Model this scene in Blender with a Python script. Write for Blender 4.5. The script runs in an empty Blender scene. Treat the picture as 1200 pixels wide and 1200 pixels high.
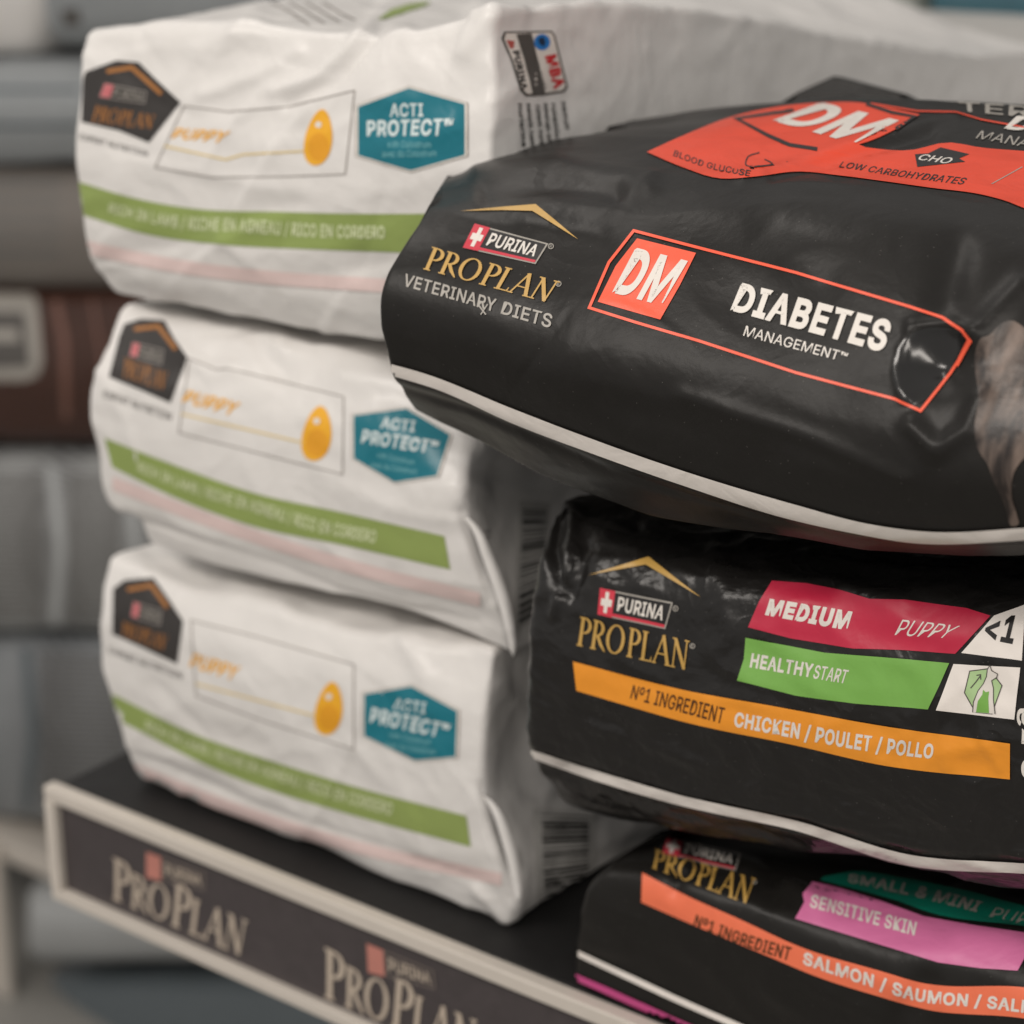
import bpy, bmesh, math, random, os
import numpy as np
from mathutils import Vector, noise
from mathutils.bvhtree import BVHTree

S = bpy.context.scene
COL = S.collection
random.seed(4)

# ------------------------------------------------------------------ camera
FPX = 2500.0                       # focal length in pixels of a 1200 px frame
PITCH, YAW = math.radians(20.0), math.radians(36.5)
fwd = np.array([-math.sin(YAW)*math.cos(PITCH), math.cos(YAW)*math.cos(PITCH), -math.sin(PITCH)])
rgt = np.array([math.cos(YAW), math.sin(YAW), 0.0])
upv = np.cross(rgt, fwd)
cam = bpy.data.cameras.new("camera"); camo = bpy.data.objects.new("camera", cam); COL.objects.link(camo)
cam.sensor_width = 36.0; cam.lens = 36.0*FPX/1200.0
cam.clip_start = 0.05; cam.clip_end = 60
camo.location = (0, 0, 0); camo.rotation_euler = (math.radians(90)-PITCH, 0, YAW)
cam.dof.use_dof = True; cam.dof.focus_distance = 1.08; cam.dof.aperture_fstop = 5.0
S.camera = camo
S.render.resolution_x = S.render.resolution_y = 1024

# ------------------------------------------------------------------ light
W = bpy.data.worlds.new("World"); S.world = W; W.use_nodes = True
bg = W.node_tree.nodes["Background"]; bg.inputs[0].default_value = (1.0, 0.965, 0.93, 1); bg.inputs[1].default_value = 0.48
def area(name, loc, target, sx, sy, power, color):
    l = bpy.data.lights.new(name, 'AREA'); l.shape = 'RECTANGLE'; l.size = sx; l.size_y = sy
    l.energy = power; l.color = color
    o = bpy.data.objects.new(name, l); COL.objects.link(o); o.location = loc
    o.rotation_euler = (Vector(target)-Vector(loc)).to_track_quat('-Z', 'Y').to_euler()
    return o
area("ceiling_lamp", (-1.5, -1.0, 1.55), (-0.8, 1.0, -0.5), 1.6, 0.5, 34, (1.0, 0.93, 0.86))
area("ceiling_lamp", (0.9, -1.1, 1.25), (-0.6, 1.0, -0.5), 1.6, 0.4, 27, (1.0, 0.92, 0.84))
area("ceiling_lamp", (-2.6, 1.6, 2.2), (-1.9, 2.0, -0.5), 1.5, 0.3, 12, (1.0, 0.93, 0.86))
S.view_settings.view_transform = 'Standard'; S.view_settings.look = 'None'
S.view_settings.exposure = 0.0; S.view_settings.gamma = 1.0

# ------------------------------------------------------------------ helpers
def ray(px, py):
    px = np.asarray(px, float); py = np.asarray(py, float)
    return fwd + ((px-600)/FPX)[..., None]*rgt + ((600-py)/FPX)[..., None]*upv
def at(px, py, Y):
    d = ray(px, py); return d*(np.asarray(Y)/d[..., 1])[..., None]
def project(P):
    z = P@fwd; return 600+FPX*(P@rgt)/z, 600-FPX*(P@upv)/z
def cr(P, t, axis=0):
    """interpolating cubic through the rows of P along axis 0; t in [0,1]"""
    n = P.shape[0]; x = np.clip(t, -0.2, 1.2)*(n-1)
    i = np.clip(np.floor(x).astype(int), 0, n-2); f = x-i
    g = lambda k: np.where((k < 0)[:, None], 2*P[0]-P[1], np.where((k > n-1)[:, None], 2*P[n-1]-P[n-2], P[np.clip(k, 0, n-1)]))
    return i, f, g
def spline(P, t):
    P = np.asarray(P, float); t = np.asarray(t, float)
    if len(P) == 2: return P[0]*(1-t)[:, None]+P[1]*t[:, None]
    i, f, g = cr(P, t)
    a, b, c, d = g(i-1), g(i), g(i+1), g(i+2); f = f[:, None]
    return 0.5*(2*b+(c-a)*f+(2*a-5*b+4*c-d)*f**2+(3*b-a-3*c+d)*f**3)
def wts(n, t):
    x = t*(n-1); i = np.clip(np.floor(x).astype(int), 0, n-2); f = x-i
    w = np.stack([-.5*f+f**2-.5*f**3, 1-2.5*f**2+1.5*f**3, .5*f+2*f**2-1.5*f**3, -.5*f**2+.5*f**3], -1)
    M = np.zeros((len(t), n))
    r = np.arange(len(t))
    for k in range(4):
        j = i+k-1
        lo, hi = j < 0, j > n-1; mid = ~(lo | hi)
        np.add.at(M, (r[mid], j[mid]), w[mid, k])
        np.add.at(M, (r[lo], 0*j[lo]), 2*w[lo, k]); np.add.at(M, (r[lo], 0*j[lo]+1), -w[lo, k])
        np.add.at(M, (r[hi], 0*j[hi]+n-1), 2*w[hi, k]); np.add.at(M, (r[hi], 0*j[hi]+n-2), -w[hi, k])
    return M
def smooth(x): x = np.clip(x, 0, 1); return x*x*(3-2*x)
def lin(c): return tuple(((v/255)/12.92 if v/255 <= .04045 else ((v/255+.055)/1.055)**2.4) for v in c)

def mesh_obj(name, V, F, mat, parent=None, origin=None, smoothed=True):
    m = bpy.data.meshes.new(name)
    origin = np.zeros(3) if origin is None else np.asarray(origin)
    m.from_pydata((np.asarray(V)-origin).tolist(), [], F); m.update()
    if smoothed: m.polygons.foreach_set('use_smooth', [True]*len(m.polygons))
    o = bpy.data.objects.new(name, m); COL.objects.link(o)
    if mat: m.materials.append(mat)
    if parent is None: o.location = origin
    else: o.parent = parent
    return o
def tag(o, label=None, cat=None, group=None, kind=None):
    for k, v in (('label', label), ('category', cat), ('group', group), ('kind', kind)):
        if v: o[k] = v
    return o

# ------------------------------------------------------------------ materials
MATS = {}
def film(name, col, rough=0.45, bump=0.25, scale=16, var=0.08, spec=0.5, fine=0.10, coat=0.0, crumple=.10, cscale=17, rvar=0.12, specks=0.0, weave=0.0):
    if name in MATS: return MATS[name]
    m = bpy.data.materials.new(name); m.use_nodes = True; N = m.node_tree.nodes; L = m.node_tree.links
    b = N['Principled BSDF']; tc = N.new('ShaderNodeTexCoord')
    n1 = N.new('ShaderNodeTexNoise'); n1.inputs['Scale'].default_value = scale; n1.inputs['Detail'].default_value = 4
    n1.inputs['Distortion'].default_value = 0.6; L.new(tc.outputs['Object'], n1.inputs['Vector'])
    n2 = N.new('ShaderNodeTexNoise'); n2.inputs['Scale'].default_value = 420; n2.inputs['Detail'].default_value = 2
    L.new(tc.outputs['Object'], n2.inputs['Vector'])
    n3 = N.new('ShaderNodeTexNoise'); n3.inputs['Scale'].default_value = 60; n3.inputs['Detail'].default_value = 6
    n3.inputs['Distortion'].default_value = 1.4; L.new(tc.outputs['Object'], n3.inputs['Vector'])
    b1 = N.new('ShaderNodeBump'); b1.inputs['Strength'].default_value = bump; b1.inputs['Distance'].default_value = 0.01
    b2 = N.new('ShaderNodeBump'); b2.inputs['Strength'].default_value = fine; b2.inputs['Distance'].default_value = 0.0006
    b3 = N.new('ShaderNodeBump'); b3.inputs['Strength'].default_value = bump*0.6; b3.inputs['Distance'].default_value = 0.002
    L.new(n1.outputs['Fac'], b1.inputs['Height']); L.new(n2.outputs['Fac'], b2.inputs['Height']); L.new(n3.outputs['Fac'], b3.inputs['Height'])
    n5 = N.new('ShaderNodeTexNoise'); n5.inputs['Scale'].default_value = cscale; n5.inputs['Detail'].default_value = 3; n5.inputs['Distortion'].default_value = .3
    L.new(tc.outputs['Object'], n5.inputs['Vector'])
    s5 = N.new('ShaderNodeMath'); s5.operation = 'SUBTRACT'; s5.inputs[1].default_value = .5; L.new(n5.outputs['Fac'], s5.inputs[0])
    a5 = N.new('ShaderNodeMath'); a5.operation = 'ABSOLUTE'; L.new(s5.outputs[0], a5.inputs[0])
    b5 = N.new('ShaderNodeBump'); b5.inputs['Strength'].default_value = crumple; b5.inputs['Distance'].default_value = 0.02; b5.invert = True
    L.new(a5.outputs[0], b5.inputs['Height']); L.new(b1.outputs['Normal'], b5.inputs['Normal']); L.new(b5.outputs['Normal'], b3.inputs['Normal']); L.new(b3.outputs['Normal'], b2.inputs['Normal'])
    L.new(b2.outputs['Normal'], b.inputs['Normal'])
    mx = N.new('ShaderNodeMix'); mx.data_type = 'RGBA'
    c = np.array(col); mx.inputs[6].default_value = (*(c*(1-var)), 1); mx.inputs[7].default_value = (*np.minimum(c*(1+var), 1), 1)
    L.new(n3.outputs['Fac'], mx.inputs[0])
    out = mx.outputs[2]
    if specks:
        v = N.new('ShaderNodeTexVoronoi'); v.inputs['Scale'].default_value = 210; L.new(tc.outputs['Object'], v.inputs['Vector'])
        th = N.new('ShaderNodeMath'); th.operation = 'LESS_THAN'; th.inputs[1].default_value = 0.055; L.new(v.outputs['Distance'], th.inputs[0])
        m2 = N.new('ShaderNodeMath'); m2.operation = 'MULTIPLY'; m2.inputs[1].default_value = specks; L.new(th.outputs[0], m2.inputs[0])
        m3 = N.new('ShaderNodeMix'); m3.data_type = 'RGBA'; L.new(m2.outputs[0], m3.inputs[0]); L.new(out, m3.inputs[6])
        m3.inputs[7].default_value = (.35, .33, .31, 1); out = m3.outputs[2]
    L.new(out, b.inputs['Base Color'])
    mr = N.new('ShaderNodeMapRange'); mr.inputs['To Min'].default_value = max(.05, rough-rvar); mr.inputs['To Max'].default_value = rough+rvar
    L.new(n1.outputs['Fac'], mr.inputs['Value']); L.new(mr.outputs[0], b.inputs['Roughness'])
    b.inputs['Specular IOR Level'].default_value = spec
    b.inputs['Coat Weight'].default_value = coat; b.inputs['Coat Roughness'].default_value = 0.12
    MATS[name] = m; return m
def ink(name, rgb, black_bag=True, rough=0.42, **k):
    return film(name, [v*k.pop('gain', 1.0) for v in lin(rgb)], rough=rough, bump=.22, var=.05, fine=.08, **k)

WHITE = film('white_woven_film', (.76, .74, .715), rough=.38, bump=.25, scale=13, var=.03, crumple=.30, cscale=14)
BLACK = film('matte_black_film', (.0135, .0124, .0112), rough=.40, spec=.24, bump=.13, scale=14, var=.15, specks=.25, fine=.12)
BLACKG = film('glossy_black_film', (.0125, .0115, .0108), rough=.32, spec=.4, crumple=.30, cscale=26, bump=.3, scale=24, var=.15, specks=.3, fine=.12)
I = dict(
    white=ink('ink_white', (226, 220, 212)), grey=ink('ink_grey', (165, 160, 152)), gold=ink('ink_gold', (196, 156, 80), spec=.7),
    red=ink('ink_red', (205, 52, 70)), orange=ink('ink_orange', (246, 96, 66)), redtop=ink('ink_top_orange', (228, 72, 42)),
    black=ink('ink_black', (26, 24, 24)), crimson=ink('ink_crimson', (192, 38, 68)), green=ink('ink_green', (122, 176, 82)),
    amber=ink('ink_amber', (238, 152, 44)), brown=ink('ink_brown', (84, 50, 22)), coral=ink('ink_coral', (240, 120, 84)),
    pink=ink('ink_pink', (214, 116, 164)), teal=ink('ink_teal', (18, 126, 104)), magenta=ink('ink_magenta', (190, 70, 130)),
    stripe=ink('ink_stripe', (240, 233, 226)), bluegreen=ink('ink_blue_green', (16, 114, 130), rough=.34, crumple=.35), leaf=ink('ink_leaf', (146, 164, 92)),
    logo=ink('ink_logo_black', (48, 44, 42)), bronze=ink('ink_bronze', (164, 108, 52)), yolk=ink('ink_yolk', (240, 176, 40)),
    yolkd=ink('ink_yolk_dark', (230, 160, 34)), line=ink('ink_line', (150, 144, 138)), blush=ink('ink_blush', (226, 204, 200)),
    dgrey=ink('ink_dark_grey', (84, 80, 76)), blue=ink('ink_blue', (36, 120, 196)), fur=None, tan=ink('ink_tan', (226, 200, 130)))

# ------------------------------------------------------------------ bags
BVH = {}
class Bag:
    step = 6.0
    """closed, stuffed bag: front patch through control points, rounded edges, pushed back to its real depth"""
    def __init__(s, name, label, rows, Y0, dys, depth, mat, cat='bag', group=None, r=.02, drop=0.0, rise=0.0, gusset=0.0,
                 creases=(), folds=None, pimples=.0035, nfreq=7.0, res=.0045, seed=0, fine=(0.0008, 40), zfix=None, shift=0.0, kind=None, du=1.0, step=6.0):
        s.du = du; s.step = step
        s.folds = []
        if folds:
            rf = random.Random(folds[0]); xs = [p[0] for r_ in rows for p in r_ if p[0] < 1300]; ys = [p[1] for r_ in rows for p in r_]
            for _ in range(folds[1]):
                cx, cy = rf.uniform(min(xs), max(xs)+60), rf.uniform(min(ys), max(ys)); a = rf.gauss(folds[3], .8); L = rf.uniform(30, 110)
                s.folds.append((cx, cy, math.cos(a), math.sin(a), L, rf.uniform(7, 20), rf.choice((-1, 1, 1))*rf.uniform(.35, 1)*folds[2], rf.random() < .5, rf.uniform(-.0025, .0025)))
        R, C = len(rows), len(rows[0]); P = np.zeros((R, C, 3))
        for i, row in enumerate(rows):
            d = dys[i] if np.ndim(dys[i]) else [dys[i]]*C
            for j, (x, y) in enumerate(row):
                P[i, j] = at(x, y, Y0+d[j])
            if i == 0 and zfix is not None: P[i, :, 2] = zfix
        s.P, s.R, s.C, s.depth, s.drop, s.rise, s.gus, s.shift = P, R, C, depth, drop, rise, gusset, shift
        Wd = np.linalg.norm(np.diff(P[R//2], axis=0), axis=1).sum(); H = np.linalg.norm(np.diff(P[:, C//2], axis=0), axis=1).sum()
        s.size = np.array([Wd, H, depth]); s.r = r; s.creases = creases; s.n = (pimples, nfreq, seed, fine)
        def samp(L, step):
            k = min(r/L, .45); return np.unique(np.concatenate([np.linspace(0, k, 6), np.linspace(k, 1-k, max(4, int(L*(1-2*k)/step))), np.linspace(1-k, 1, 6)]).round(7))
        a, b, c = samp(Wd, res), samp(H, res), samp(depth, res*2.2)
        V, F = [], []; off = 0
        for ax, val in ((2, 0), (2, 1), (0, 0), (0, 1), (1, 0), (1, 1)):
            s1, s2 = [(b, c), (a, c), (a, b)][ax]
            G1, G2 = np.meshgrid(s1, s2, indexing='ij'); q = np.zeros(G1.shape+(3,))
            o = [k for k in range(3) if k != ax]; q[..., ax] = val; q[..., o[0]] = G1; q[..., o[1]] = G2
            n1, n2 = G1.shape; V.append(s.surf(q.reshape(-1, 3)))
            idx = off+np.arange(n1*n2).reshape(n1, n2); off += n1*n2
            f = np.stack([idx[:-1, :-1], idx[1:, :-1], idx[1:, 1:], idx[:-1, 1:]], -1).reshape(-1, 4)
            F += f.tolist()
        V = np.concatenate(V)
        bm = bmesh.new(); vs = [bm.verts.new(v) for v in V]
        for f in F:
            try: bm.faces.new([vs[k] for k in f])
            except ValueError: pass
        bmesh.ops.remove_doubles(bm, verts=bm.verts[:], dist=4e-5)
        bmesh.ops.recalc_face_normals(bm, faces=bm.faces[:])
        if bm.calc_volume(signed=True) < 0: bmesh.ops.reverse_faces(bm, faces=bm.faces[:])
        s.origin = np.array([V[:, 0].mean(), V[:, 1].mean(), V[:, 2].min()])
        bmesh.ops.translate(bm, verts=bm.verts[:], vec=Vector(-s.origin))
        m = bpy.data.meshes.new(name); bm.to_mesh(m); bm.free(); m.materials.append(mat)
        m.polygons.foreach_set('use_smooth', [True]*len(m.polygons))
        o = bpy.data.objects.new(name, m); COL.objects.link(o); o.location = s.origin
        tag(o, label, cat, group, kind); s.obj = o; s.reg()
    def reg(s):
        m = s.obj.data; s.obj
        co = np.zeros(len(m.vertices)*3); m.vertices.foreach_get('co', co); co = co.reshape(-1, 3)+s.origin
        s.co = co; m.calc_loop_triangles(); s.tri = np.array([t.vertices[:] for t in m.loop_triangles])
        s.vn = np.array([v.normal[:] for v in m.vertices])
        s.bvh = BVHTree.FromPolygons([tuple(v) for v in co], [tuple(int(k) for k in t) for t in s.tri])
    def deform(s, q):
        u, v, w = q[:, 0], q[:, 1], q[:, 2]
        Wu, Wv = wts(s.C, u), wts(s.R, v)
        F = np.einsum('ni,nj,ijk->nk', Wv, Wu, s.P)
        F = F.copy(); F[:, 1] += w*s.depth
        e = smooth(w)
        F[:, 2] += -s.drop*v*e*(s.du+(1-s.du)*u) + s.rise*(1-v)*e
        F[:, 0] += s.shift*e
        if s.gus:
            g = s.gus*np.sin(np.pi*np.clip(v, 0, 1))**.8*smooth(w/.12)
            F[:, 0] -= g*np.clip(u, 0, 1)**6
        return F
    def surf(s, q):
        sz = s.size; p = q*sz; r = np.minimum(s.r, sz*.45)
        inner = np.clip(p, r, sz-r); d = (p-inner)/r; n = d/np.linalg.norm(d, axis=1, keepdims=True)
        x = (inner+n*r)/sz
        B = s.deform(x); h = 2e-3
        J = np.stack([(s.deform(x+h*np.eye(3)[k]*.5)-s.deform(x-h*np.eye(3)[k]*.5))/h for k in range(3)], -1)   # dP/dq columns
        nq = n*sz
        JT = np.linalg.inv(J+1e-9*np.eye(3)).transpose(0, 2, 1)
        N = np.einsum('nij,nj->ni', JT, n*sz)   # box normal to world
        N /= np.linalg.norm(N, axis=1, keepdims=True)+1e-12
        amp, fr, seed, (fa, ff) = s.n
        D = np.zeros(len(B))
        so = Vector((seed*3.7, seed*1.3, seed*7.1))
        for i, b in enumerate(B):
            bv = Vector(b); D[i] = amp*noise.noise(bv*fr+so)+amp*.5*noise.noise(bv*fr*2.3+so)
            if fa: 
                t = noise.noise(Vector((b[0]*ff*.45, b[1]*ff, b[2]*ff*.9))+so); D[i] += fa*(1-2*abs(t)*1.6)
        px, py = project(B)
        for cz in s.creases:
            pts, width, a = np.array(cz[0], float), cz[1], cz[2]
            best = np.full(len(B), 1e9)
            for k in range(len(pts)-1):
                ab = pts[k+1]-pts[k]; t = np.clip(((px-pts[k, 0])*ab[0]+(py-pts[k, 1])*ab[1])/(ab@ab), 0, 1)
                # fade out towards the ends of the crease
                best = np.minimum(best, np.hypot(px-pts[k, 0]-t*ab[0], py-pts[k, 1]-t*ab[1]))
            if len(pts) == 1: best = np.hypot(px-pts[0, 0], (py-pts[0, 1])*(cz[3] if len(cz) > 3 else 1))
            D += a*.001*np.exp(-(best/width)**2)*(B[:, 1] < s.P[..., 1].max()+.25)
        for cx, cy, ca, sa, L, w, a, step_, bend in s.folds:
            t = (px-cx)*ca+(py-cy)*sa; d = -(px-cx)*sa+(py-cy)*ca-bend*t*t
            pr = np.exp(-np.abs(d)/w)
            if step_: pr = np.where(d > 0, pr, np.exp(-(np.abs(d)/4)**1.3))
            D += a*.001*pr*np.exp(-(t/L)**4)*(B[:, 1] < s.P[..., 1].max()+.3)
        return B+N*D[:, None]

    # ---- print on the bag
    def lay(s, V2, F, mat, name='print', lift=1.0, lifts=None, step=None, parent=None):
        step = step or s.step
        V2 = np.asarray(V2, float)
        bm = bmesh.new(); vs = [bm.verts.new((x, y, 0 if lifts is None else lifts[i])) for i, (x, y) in enumerate(V2)]
        for f in F:
            try: bm.faces.new([vs[k] for k in f])
            except ValueError: pass
        lo, hi = V2.min(0), V2.max(0)
        for ax in (0, 1):
            k = math.floor(lo[ax]/step)+1
            while k*step < hi[ax]:
                c = Vector((0, 0, 0)); c[ax] = k*step; no = Vector((0, 0, 0)); no[ax] = 1
                bmesh.ops.bisect_plane(bm, geom=bm.verts[:]+bm.edges[:]+bm.faces[:], plane_co=c, plane_no=no, dist=1e-4); k += 1
        bmesh.ops.triangulate(bm, faces=bm.faces[:])
        bm.verts.ensure_lookup_table(); bm.verts.index_update()
        C = np.array([v.co[:] for v in bm.verts]); T = [[v.index for v in f.verts] for f in bm.faces]; bm.free()
        d = ray(C[:, 0], C[:, 1]); out = np.zeros((len(C), 3)); nn = np.zeros((len(C), 3)); ok = np.zeros(len(C), bool)
        for i in range(len(C)):
            dv = Vector(d[i]).normalized(); h = s.bvh.ray_cast(Vector((0, 0, 0)), dv)
            if h[0] is None: continue
            t = s.tri[h[2]]; A = s.co[t]; p = np.array(h[0])
            v0, v1, v2 = A[1]-A[0], A[2]-A[0], p-A[0]
            a, b, c2, e, f2 = v0@v0, v0@v1, v1@v1, v2@v0, v2@v1; den = a*c2-b*b
            if abs(den) < 1e-18: continue
            y = (c2*e-b*f2)/den; z = (a*f2-b*e)/den
            n = s.vn[t[0]]*(1-y-z)+s.vn[t[1]]*y+s.vn[t[2]]*z; n /= np.linalg.norm(n)
            out[i] = p+n*((.0003+.00022*lift)+C[i, 2]); nn[i] = n; ok[i] = True
        F2 = []
        for t in T:
            if ok[t].all():
                P = out[t]; 
                if max(np.linalg.norm(P[0]-P[1]), np.linalg.norm(P[1]-P[2]), np.linalg.norm(P[2]-P[0])) < .09:
                    g = np.cross(P[1]-P[0], P[2]-P[0]); F2.append(t if g@nn[t[0]] > 0 else t[::-1])
        if not F2: return None
        use = sorted({k for t in F2 for k in t}); mp = {k: i for i, k in enumerate(use)}
        par = parent or s.obj
        o = mesh_obj(name, out[use], [[mp[k] for k in t] for t in F2], mat, parent=par, origin=s.origin)
        o.data.normals_split_custom_set_from_vertices(nn[use].tolist())
        return o
    def poly(s, pts, mat, name='print', lift=1.0, parent=None):
        return s.lay(pts, [list(range(len(pts)))], mat, name, lift, parent=parent)
    def band(s, top, bot, mat, name='print', lift=1.0, n=40, parent=None):
        t = np.linspace(0, 1, n); A, B = along(top, t), along(bot, t)
        V = np.concatenate([A, B]); return s.lay(V, [[i, i+1, n+i+1, n+i] for i in range(n-1)], mat, name, lift, parent=parent)
    def line(s, pts, w, mat, name='print', lift=1.0, closed=False, parent=None, curve=False):
        P = np.array(pts, float)
        if curve: P = along(P, np.linspace(0, 1, 12*len(P)))
        if closed: P = np.vstack([P, P[:1]])
        V, F = stroke(P, [w]*len(P), closed)
        return s.lay(V, F, mat, name, lift, parent=parent)
    def text(s, body, quad, mat, name='lettering', lift=2.0, bold=0.0, shear=0.0, parent=None, mid=None, squash=None):
        V, F = text_mesh(body, bold, shear)
        return s.warp(V, F, quad, mat, name, lift, parent=parent)
    def warp(s, V, F, quad, mat, name, lift, lifts=None, parent=None):
        """quad = (TL,TR,BR,BL) or (top polyline, bottom polyline)"""
        if len(quad) == 4: top, bot = [quad[0], quad[1]], [quad[3], quad[2]]
        else: top, bot = quad
        T, B = along(top, V[:, 0]), along(bot, V[:, 0])
        P = B+(T-B)*V[:, 1:2]
        return s.lay(P, F, mat, name, lift, lifts, parent=parent)

def along(pts, t):
    P = np.array(pts, float); t = np.asarray(t, float)
    if len(P) == 2: return P[0]+(P[1]-P[0])*t[:, None]
    L = np.concatenate([[0], np.cumsum(np.linalg.norm(np.diff(P, axis=0), axis=1))]); L /= L[-1]
    dP = np.gradient(P, L, axis=0)
    i = np.clip(np.searchsorted(L, t, side='right')-1, 0, len(P)-2); h = (L[i+1]-L[i]); f = (t-L[i])/h
    f, h = f[:, None], h[:, None]
    return (2*f**3-3*f**2+1)*P[i]+(f**3-2*f**2+f)*h*dP[i]+(-2*f**3+3*f**2)*P[i+1]+(f**3-f**2)*h*dP[i+1]
def stroke(P, w, closed=False):
    P = np.array(P, float); n = len(P); L, R = [], []
    for i in range(n):
        if closed and i in (0, n-1): a, b = P[1]-P[0], P[-1]-P[-2]
        else: a = P[min(i+1, n-1)]-P[i] if i < n-1 else P[i]-P[i-1]; b = P[i]-P[i-1] if i > 0 else a
        a = a/(np.linalg.norm(a)+1e-9); b = b/(np.linalg.norm(b)+1e-9)
        t = a+b; t /= np.linalg.norm(t)+1e-9; nrm = np.array([-t[1], t[0]]); k = 1/max(.5, abs(nrm@np.array([-a[1], a[0]])))
        L.append(P[i]+nrm*w[i]/2*k); R.append(P[i]-nrm*w[i]/2*k)
    V = np.array(L+R); return V, [[i, i+1, n+i+1, n+i] for i in range(n-1)]

FONT = None
for fn in ('Inter.woff2',):
    try: FONT = bpy.data.fonts.load(os.path.join(bpy.utils.system_resource('DATAFILES'), 'fonts', fn))
    except Exception: FONT = None
TC = {}
def embolden(V, F, w):
    """a ring of faces laid round every outline of the lettering"""
    a2 = lambda f: sum(V[f[i-1]][0]*V[f[i]][1]-V[f[i]][0]*V[f[i-1]][1] for i in range(len(f)))
    F = [f if a2(f) > 0 else f[::-1] for f in F]
    E = {}
    for f in F:
        for i in range(len(f)): E[(f[i-1], f[i])] = 1
    B = [(a, b) for a, b in E if (b, a) not in E]
    nxt = {a: b for a, b in B}; prv = {b: a for a, b in B}; new = {}; VV = [tuple(v) for v in V]
    def nr(a, b):
        d = V[b]-V[a]; d = d/(np.linalg.norm(d)+1e-9); return np.array([d[1], -d[0]])
    for v in nxt:
        if v not in prv: continue
        n1, n2 = nr(prv[v], v), nr(v, nxt[v]); n = n1+n2; l = np.linalg.norm(n)
        if l < .3: n = n2; k = 1
        else: n = n/l; k = min(1.6, 1/max(.3, n@n2))
        new[v] = len(VV); VV.append(tuple(V[v]+n*w*k))
    F = F+[[b, a, new[a], new[b]] for a, b in B if a in new and b in new]
    return np.array(VV), F
def text_mesh(body, bold=0.0, shear=0.0):
    k = (body, bold, shear)
    if k in TC: return TC[k]
    c = bpy.data.curves.new('lettering', 'FONT'); c.body = body; c.resolution_u = 4; c.fill_mode = 'FRONT'
    c.space_character = 1.0+bold*3
    if FONT: c.font = FONT
    o = bpy.data.objects.new('lettering', c); COL.objects.link(o)
    dg = bpy.context.evaluated_depsgraph_get(); ev = o.evaluated_get(dg); m = ev.to_mesh()
    V = np.array([v.co[:2] for v in m.vertices]); F = [list(p.vertices) for p in m.polygons]
    ev.to_mesh_clear(); bpy.data.objects.remove(o); bpy.data.curves.remove(c)
    if bold > 0: V, F = embolden(V, F, bold)
    V[:, 0] += V[:, 1]*shear
    lo, hi = V.min(0), V.max(0); V = (V-lo)/(hi-lo); TC[k] = (V, F); return V, F

# ---- serif capitals drawn as strokes, each letter in a box one unit high
def serif_word(word, weight=1.0, big=()):
    G = {}
    T, t = .135*weight, .05*weight
    def arc(cx, cy, rx, ry, a0, a1, n=14, thick=T, thin=t):
        a = np.radians(np.linspace(a0, a1, n)); P = np.stack([cx+rx*np.cos(a), cy+ry*np.sin(a)], -1)
        return P, [thin+(thick-thin)*abs(math.cos(x))**1.5 for x in a]
    def ser(x, y, w=.26): return ([(x-w/2, y), (x+w/2, y)], [t*1.0]*2)
    def ln(a, b, w, w2=None): return ([a, b], [w, w2 or w])
    G['P'] = ([ln((.15, .02), (.15, .98), T), ser(.15, .025), ser(.11, .975, .2), ([(.15, .97), (.24, .97)], [t, t]), ([(.15, .47), (.24, .47)], [t, t]), arc(.24, .72, .25, .25, -90, 90)], .56)
    G['R'] = ([ln((.15, .02), (.15, .98), T), ser(.15, .025), ser(.11, .975, .2), ([(.15, .97), (.24, .97)], [t, t]), ([(.15, .49), (.26, .49)], [t, t]), arc(.24, .73, .23, .24, -90, 90), ([(.28, .49), (.45, .22), (.66, .0)], [T*.9, T*.9, t])], .64)
    G['O'] = ([arc(.40, .5, .33, .475, 0, 360, 30)], .80)
    G['L'] = ([ln((.15, .02), (.15, .98), T), ser(.15, .975), ser(.11, .025, .2), ([(.15, .03), (.48, .03)], [t, t]), ([(.48, .01), (.51, .2)], [t*1.3, t*.5])], .55)
    G['A'] = ([ln((.06, .02), (.36, 1.0), t*1.2), ln((.35, 1.0), (.66, .02), T), ln((.17, .36), (.53, .36), t), ser(.06, .025, .2), ser(.66, .025, .24)], .74)
    G['N'] = ([ln((.13, .02), (.13, .98), t*1.2), ln((.12, .98), (.62, .03), T), ln((.62, .0), (.62, .98), t*1.2), ser(.13, .025, .2), ser(.09, .975, .2), ser(.62, .975, .22)], .76)
    V, F, Lf = [], [], []; x = 0; k = 0
    for i, chh in enumerate(word):
        if chh == ' ': x += .10; continue
        sc = 1.22 if i in big else 1.0
        st, adv = G[chh]
        for pts, w in st:
            v, f = stroke(np.array(pts)*sc, [q*sc for q in w]); b = len(V)
            V += [(a+x, c) for a, c in v]; F += [[q+b for q in g] for g in f]; Lf += [.00002*(k % 8)]*len(v); k += 1
        x += adv*sc+.02
    V = np.array(V); V[:, 0] = (V[:, 0]-V[:, 0].min())/(V[:, 0].max()-V[:, 0].min()); V[:, 1] /= 1.0
    return V, F, Lf

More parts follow.
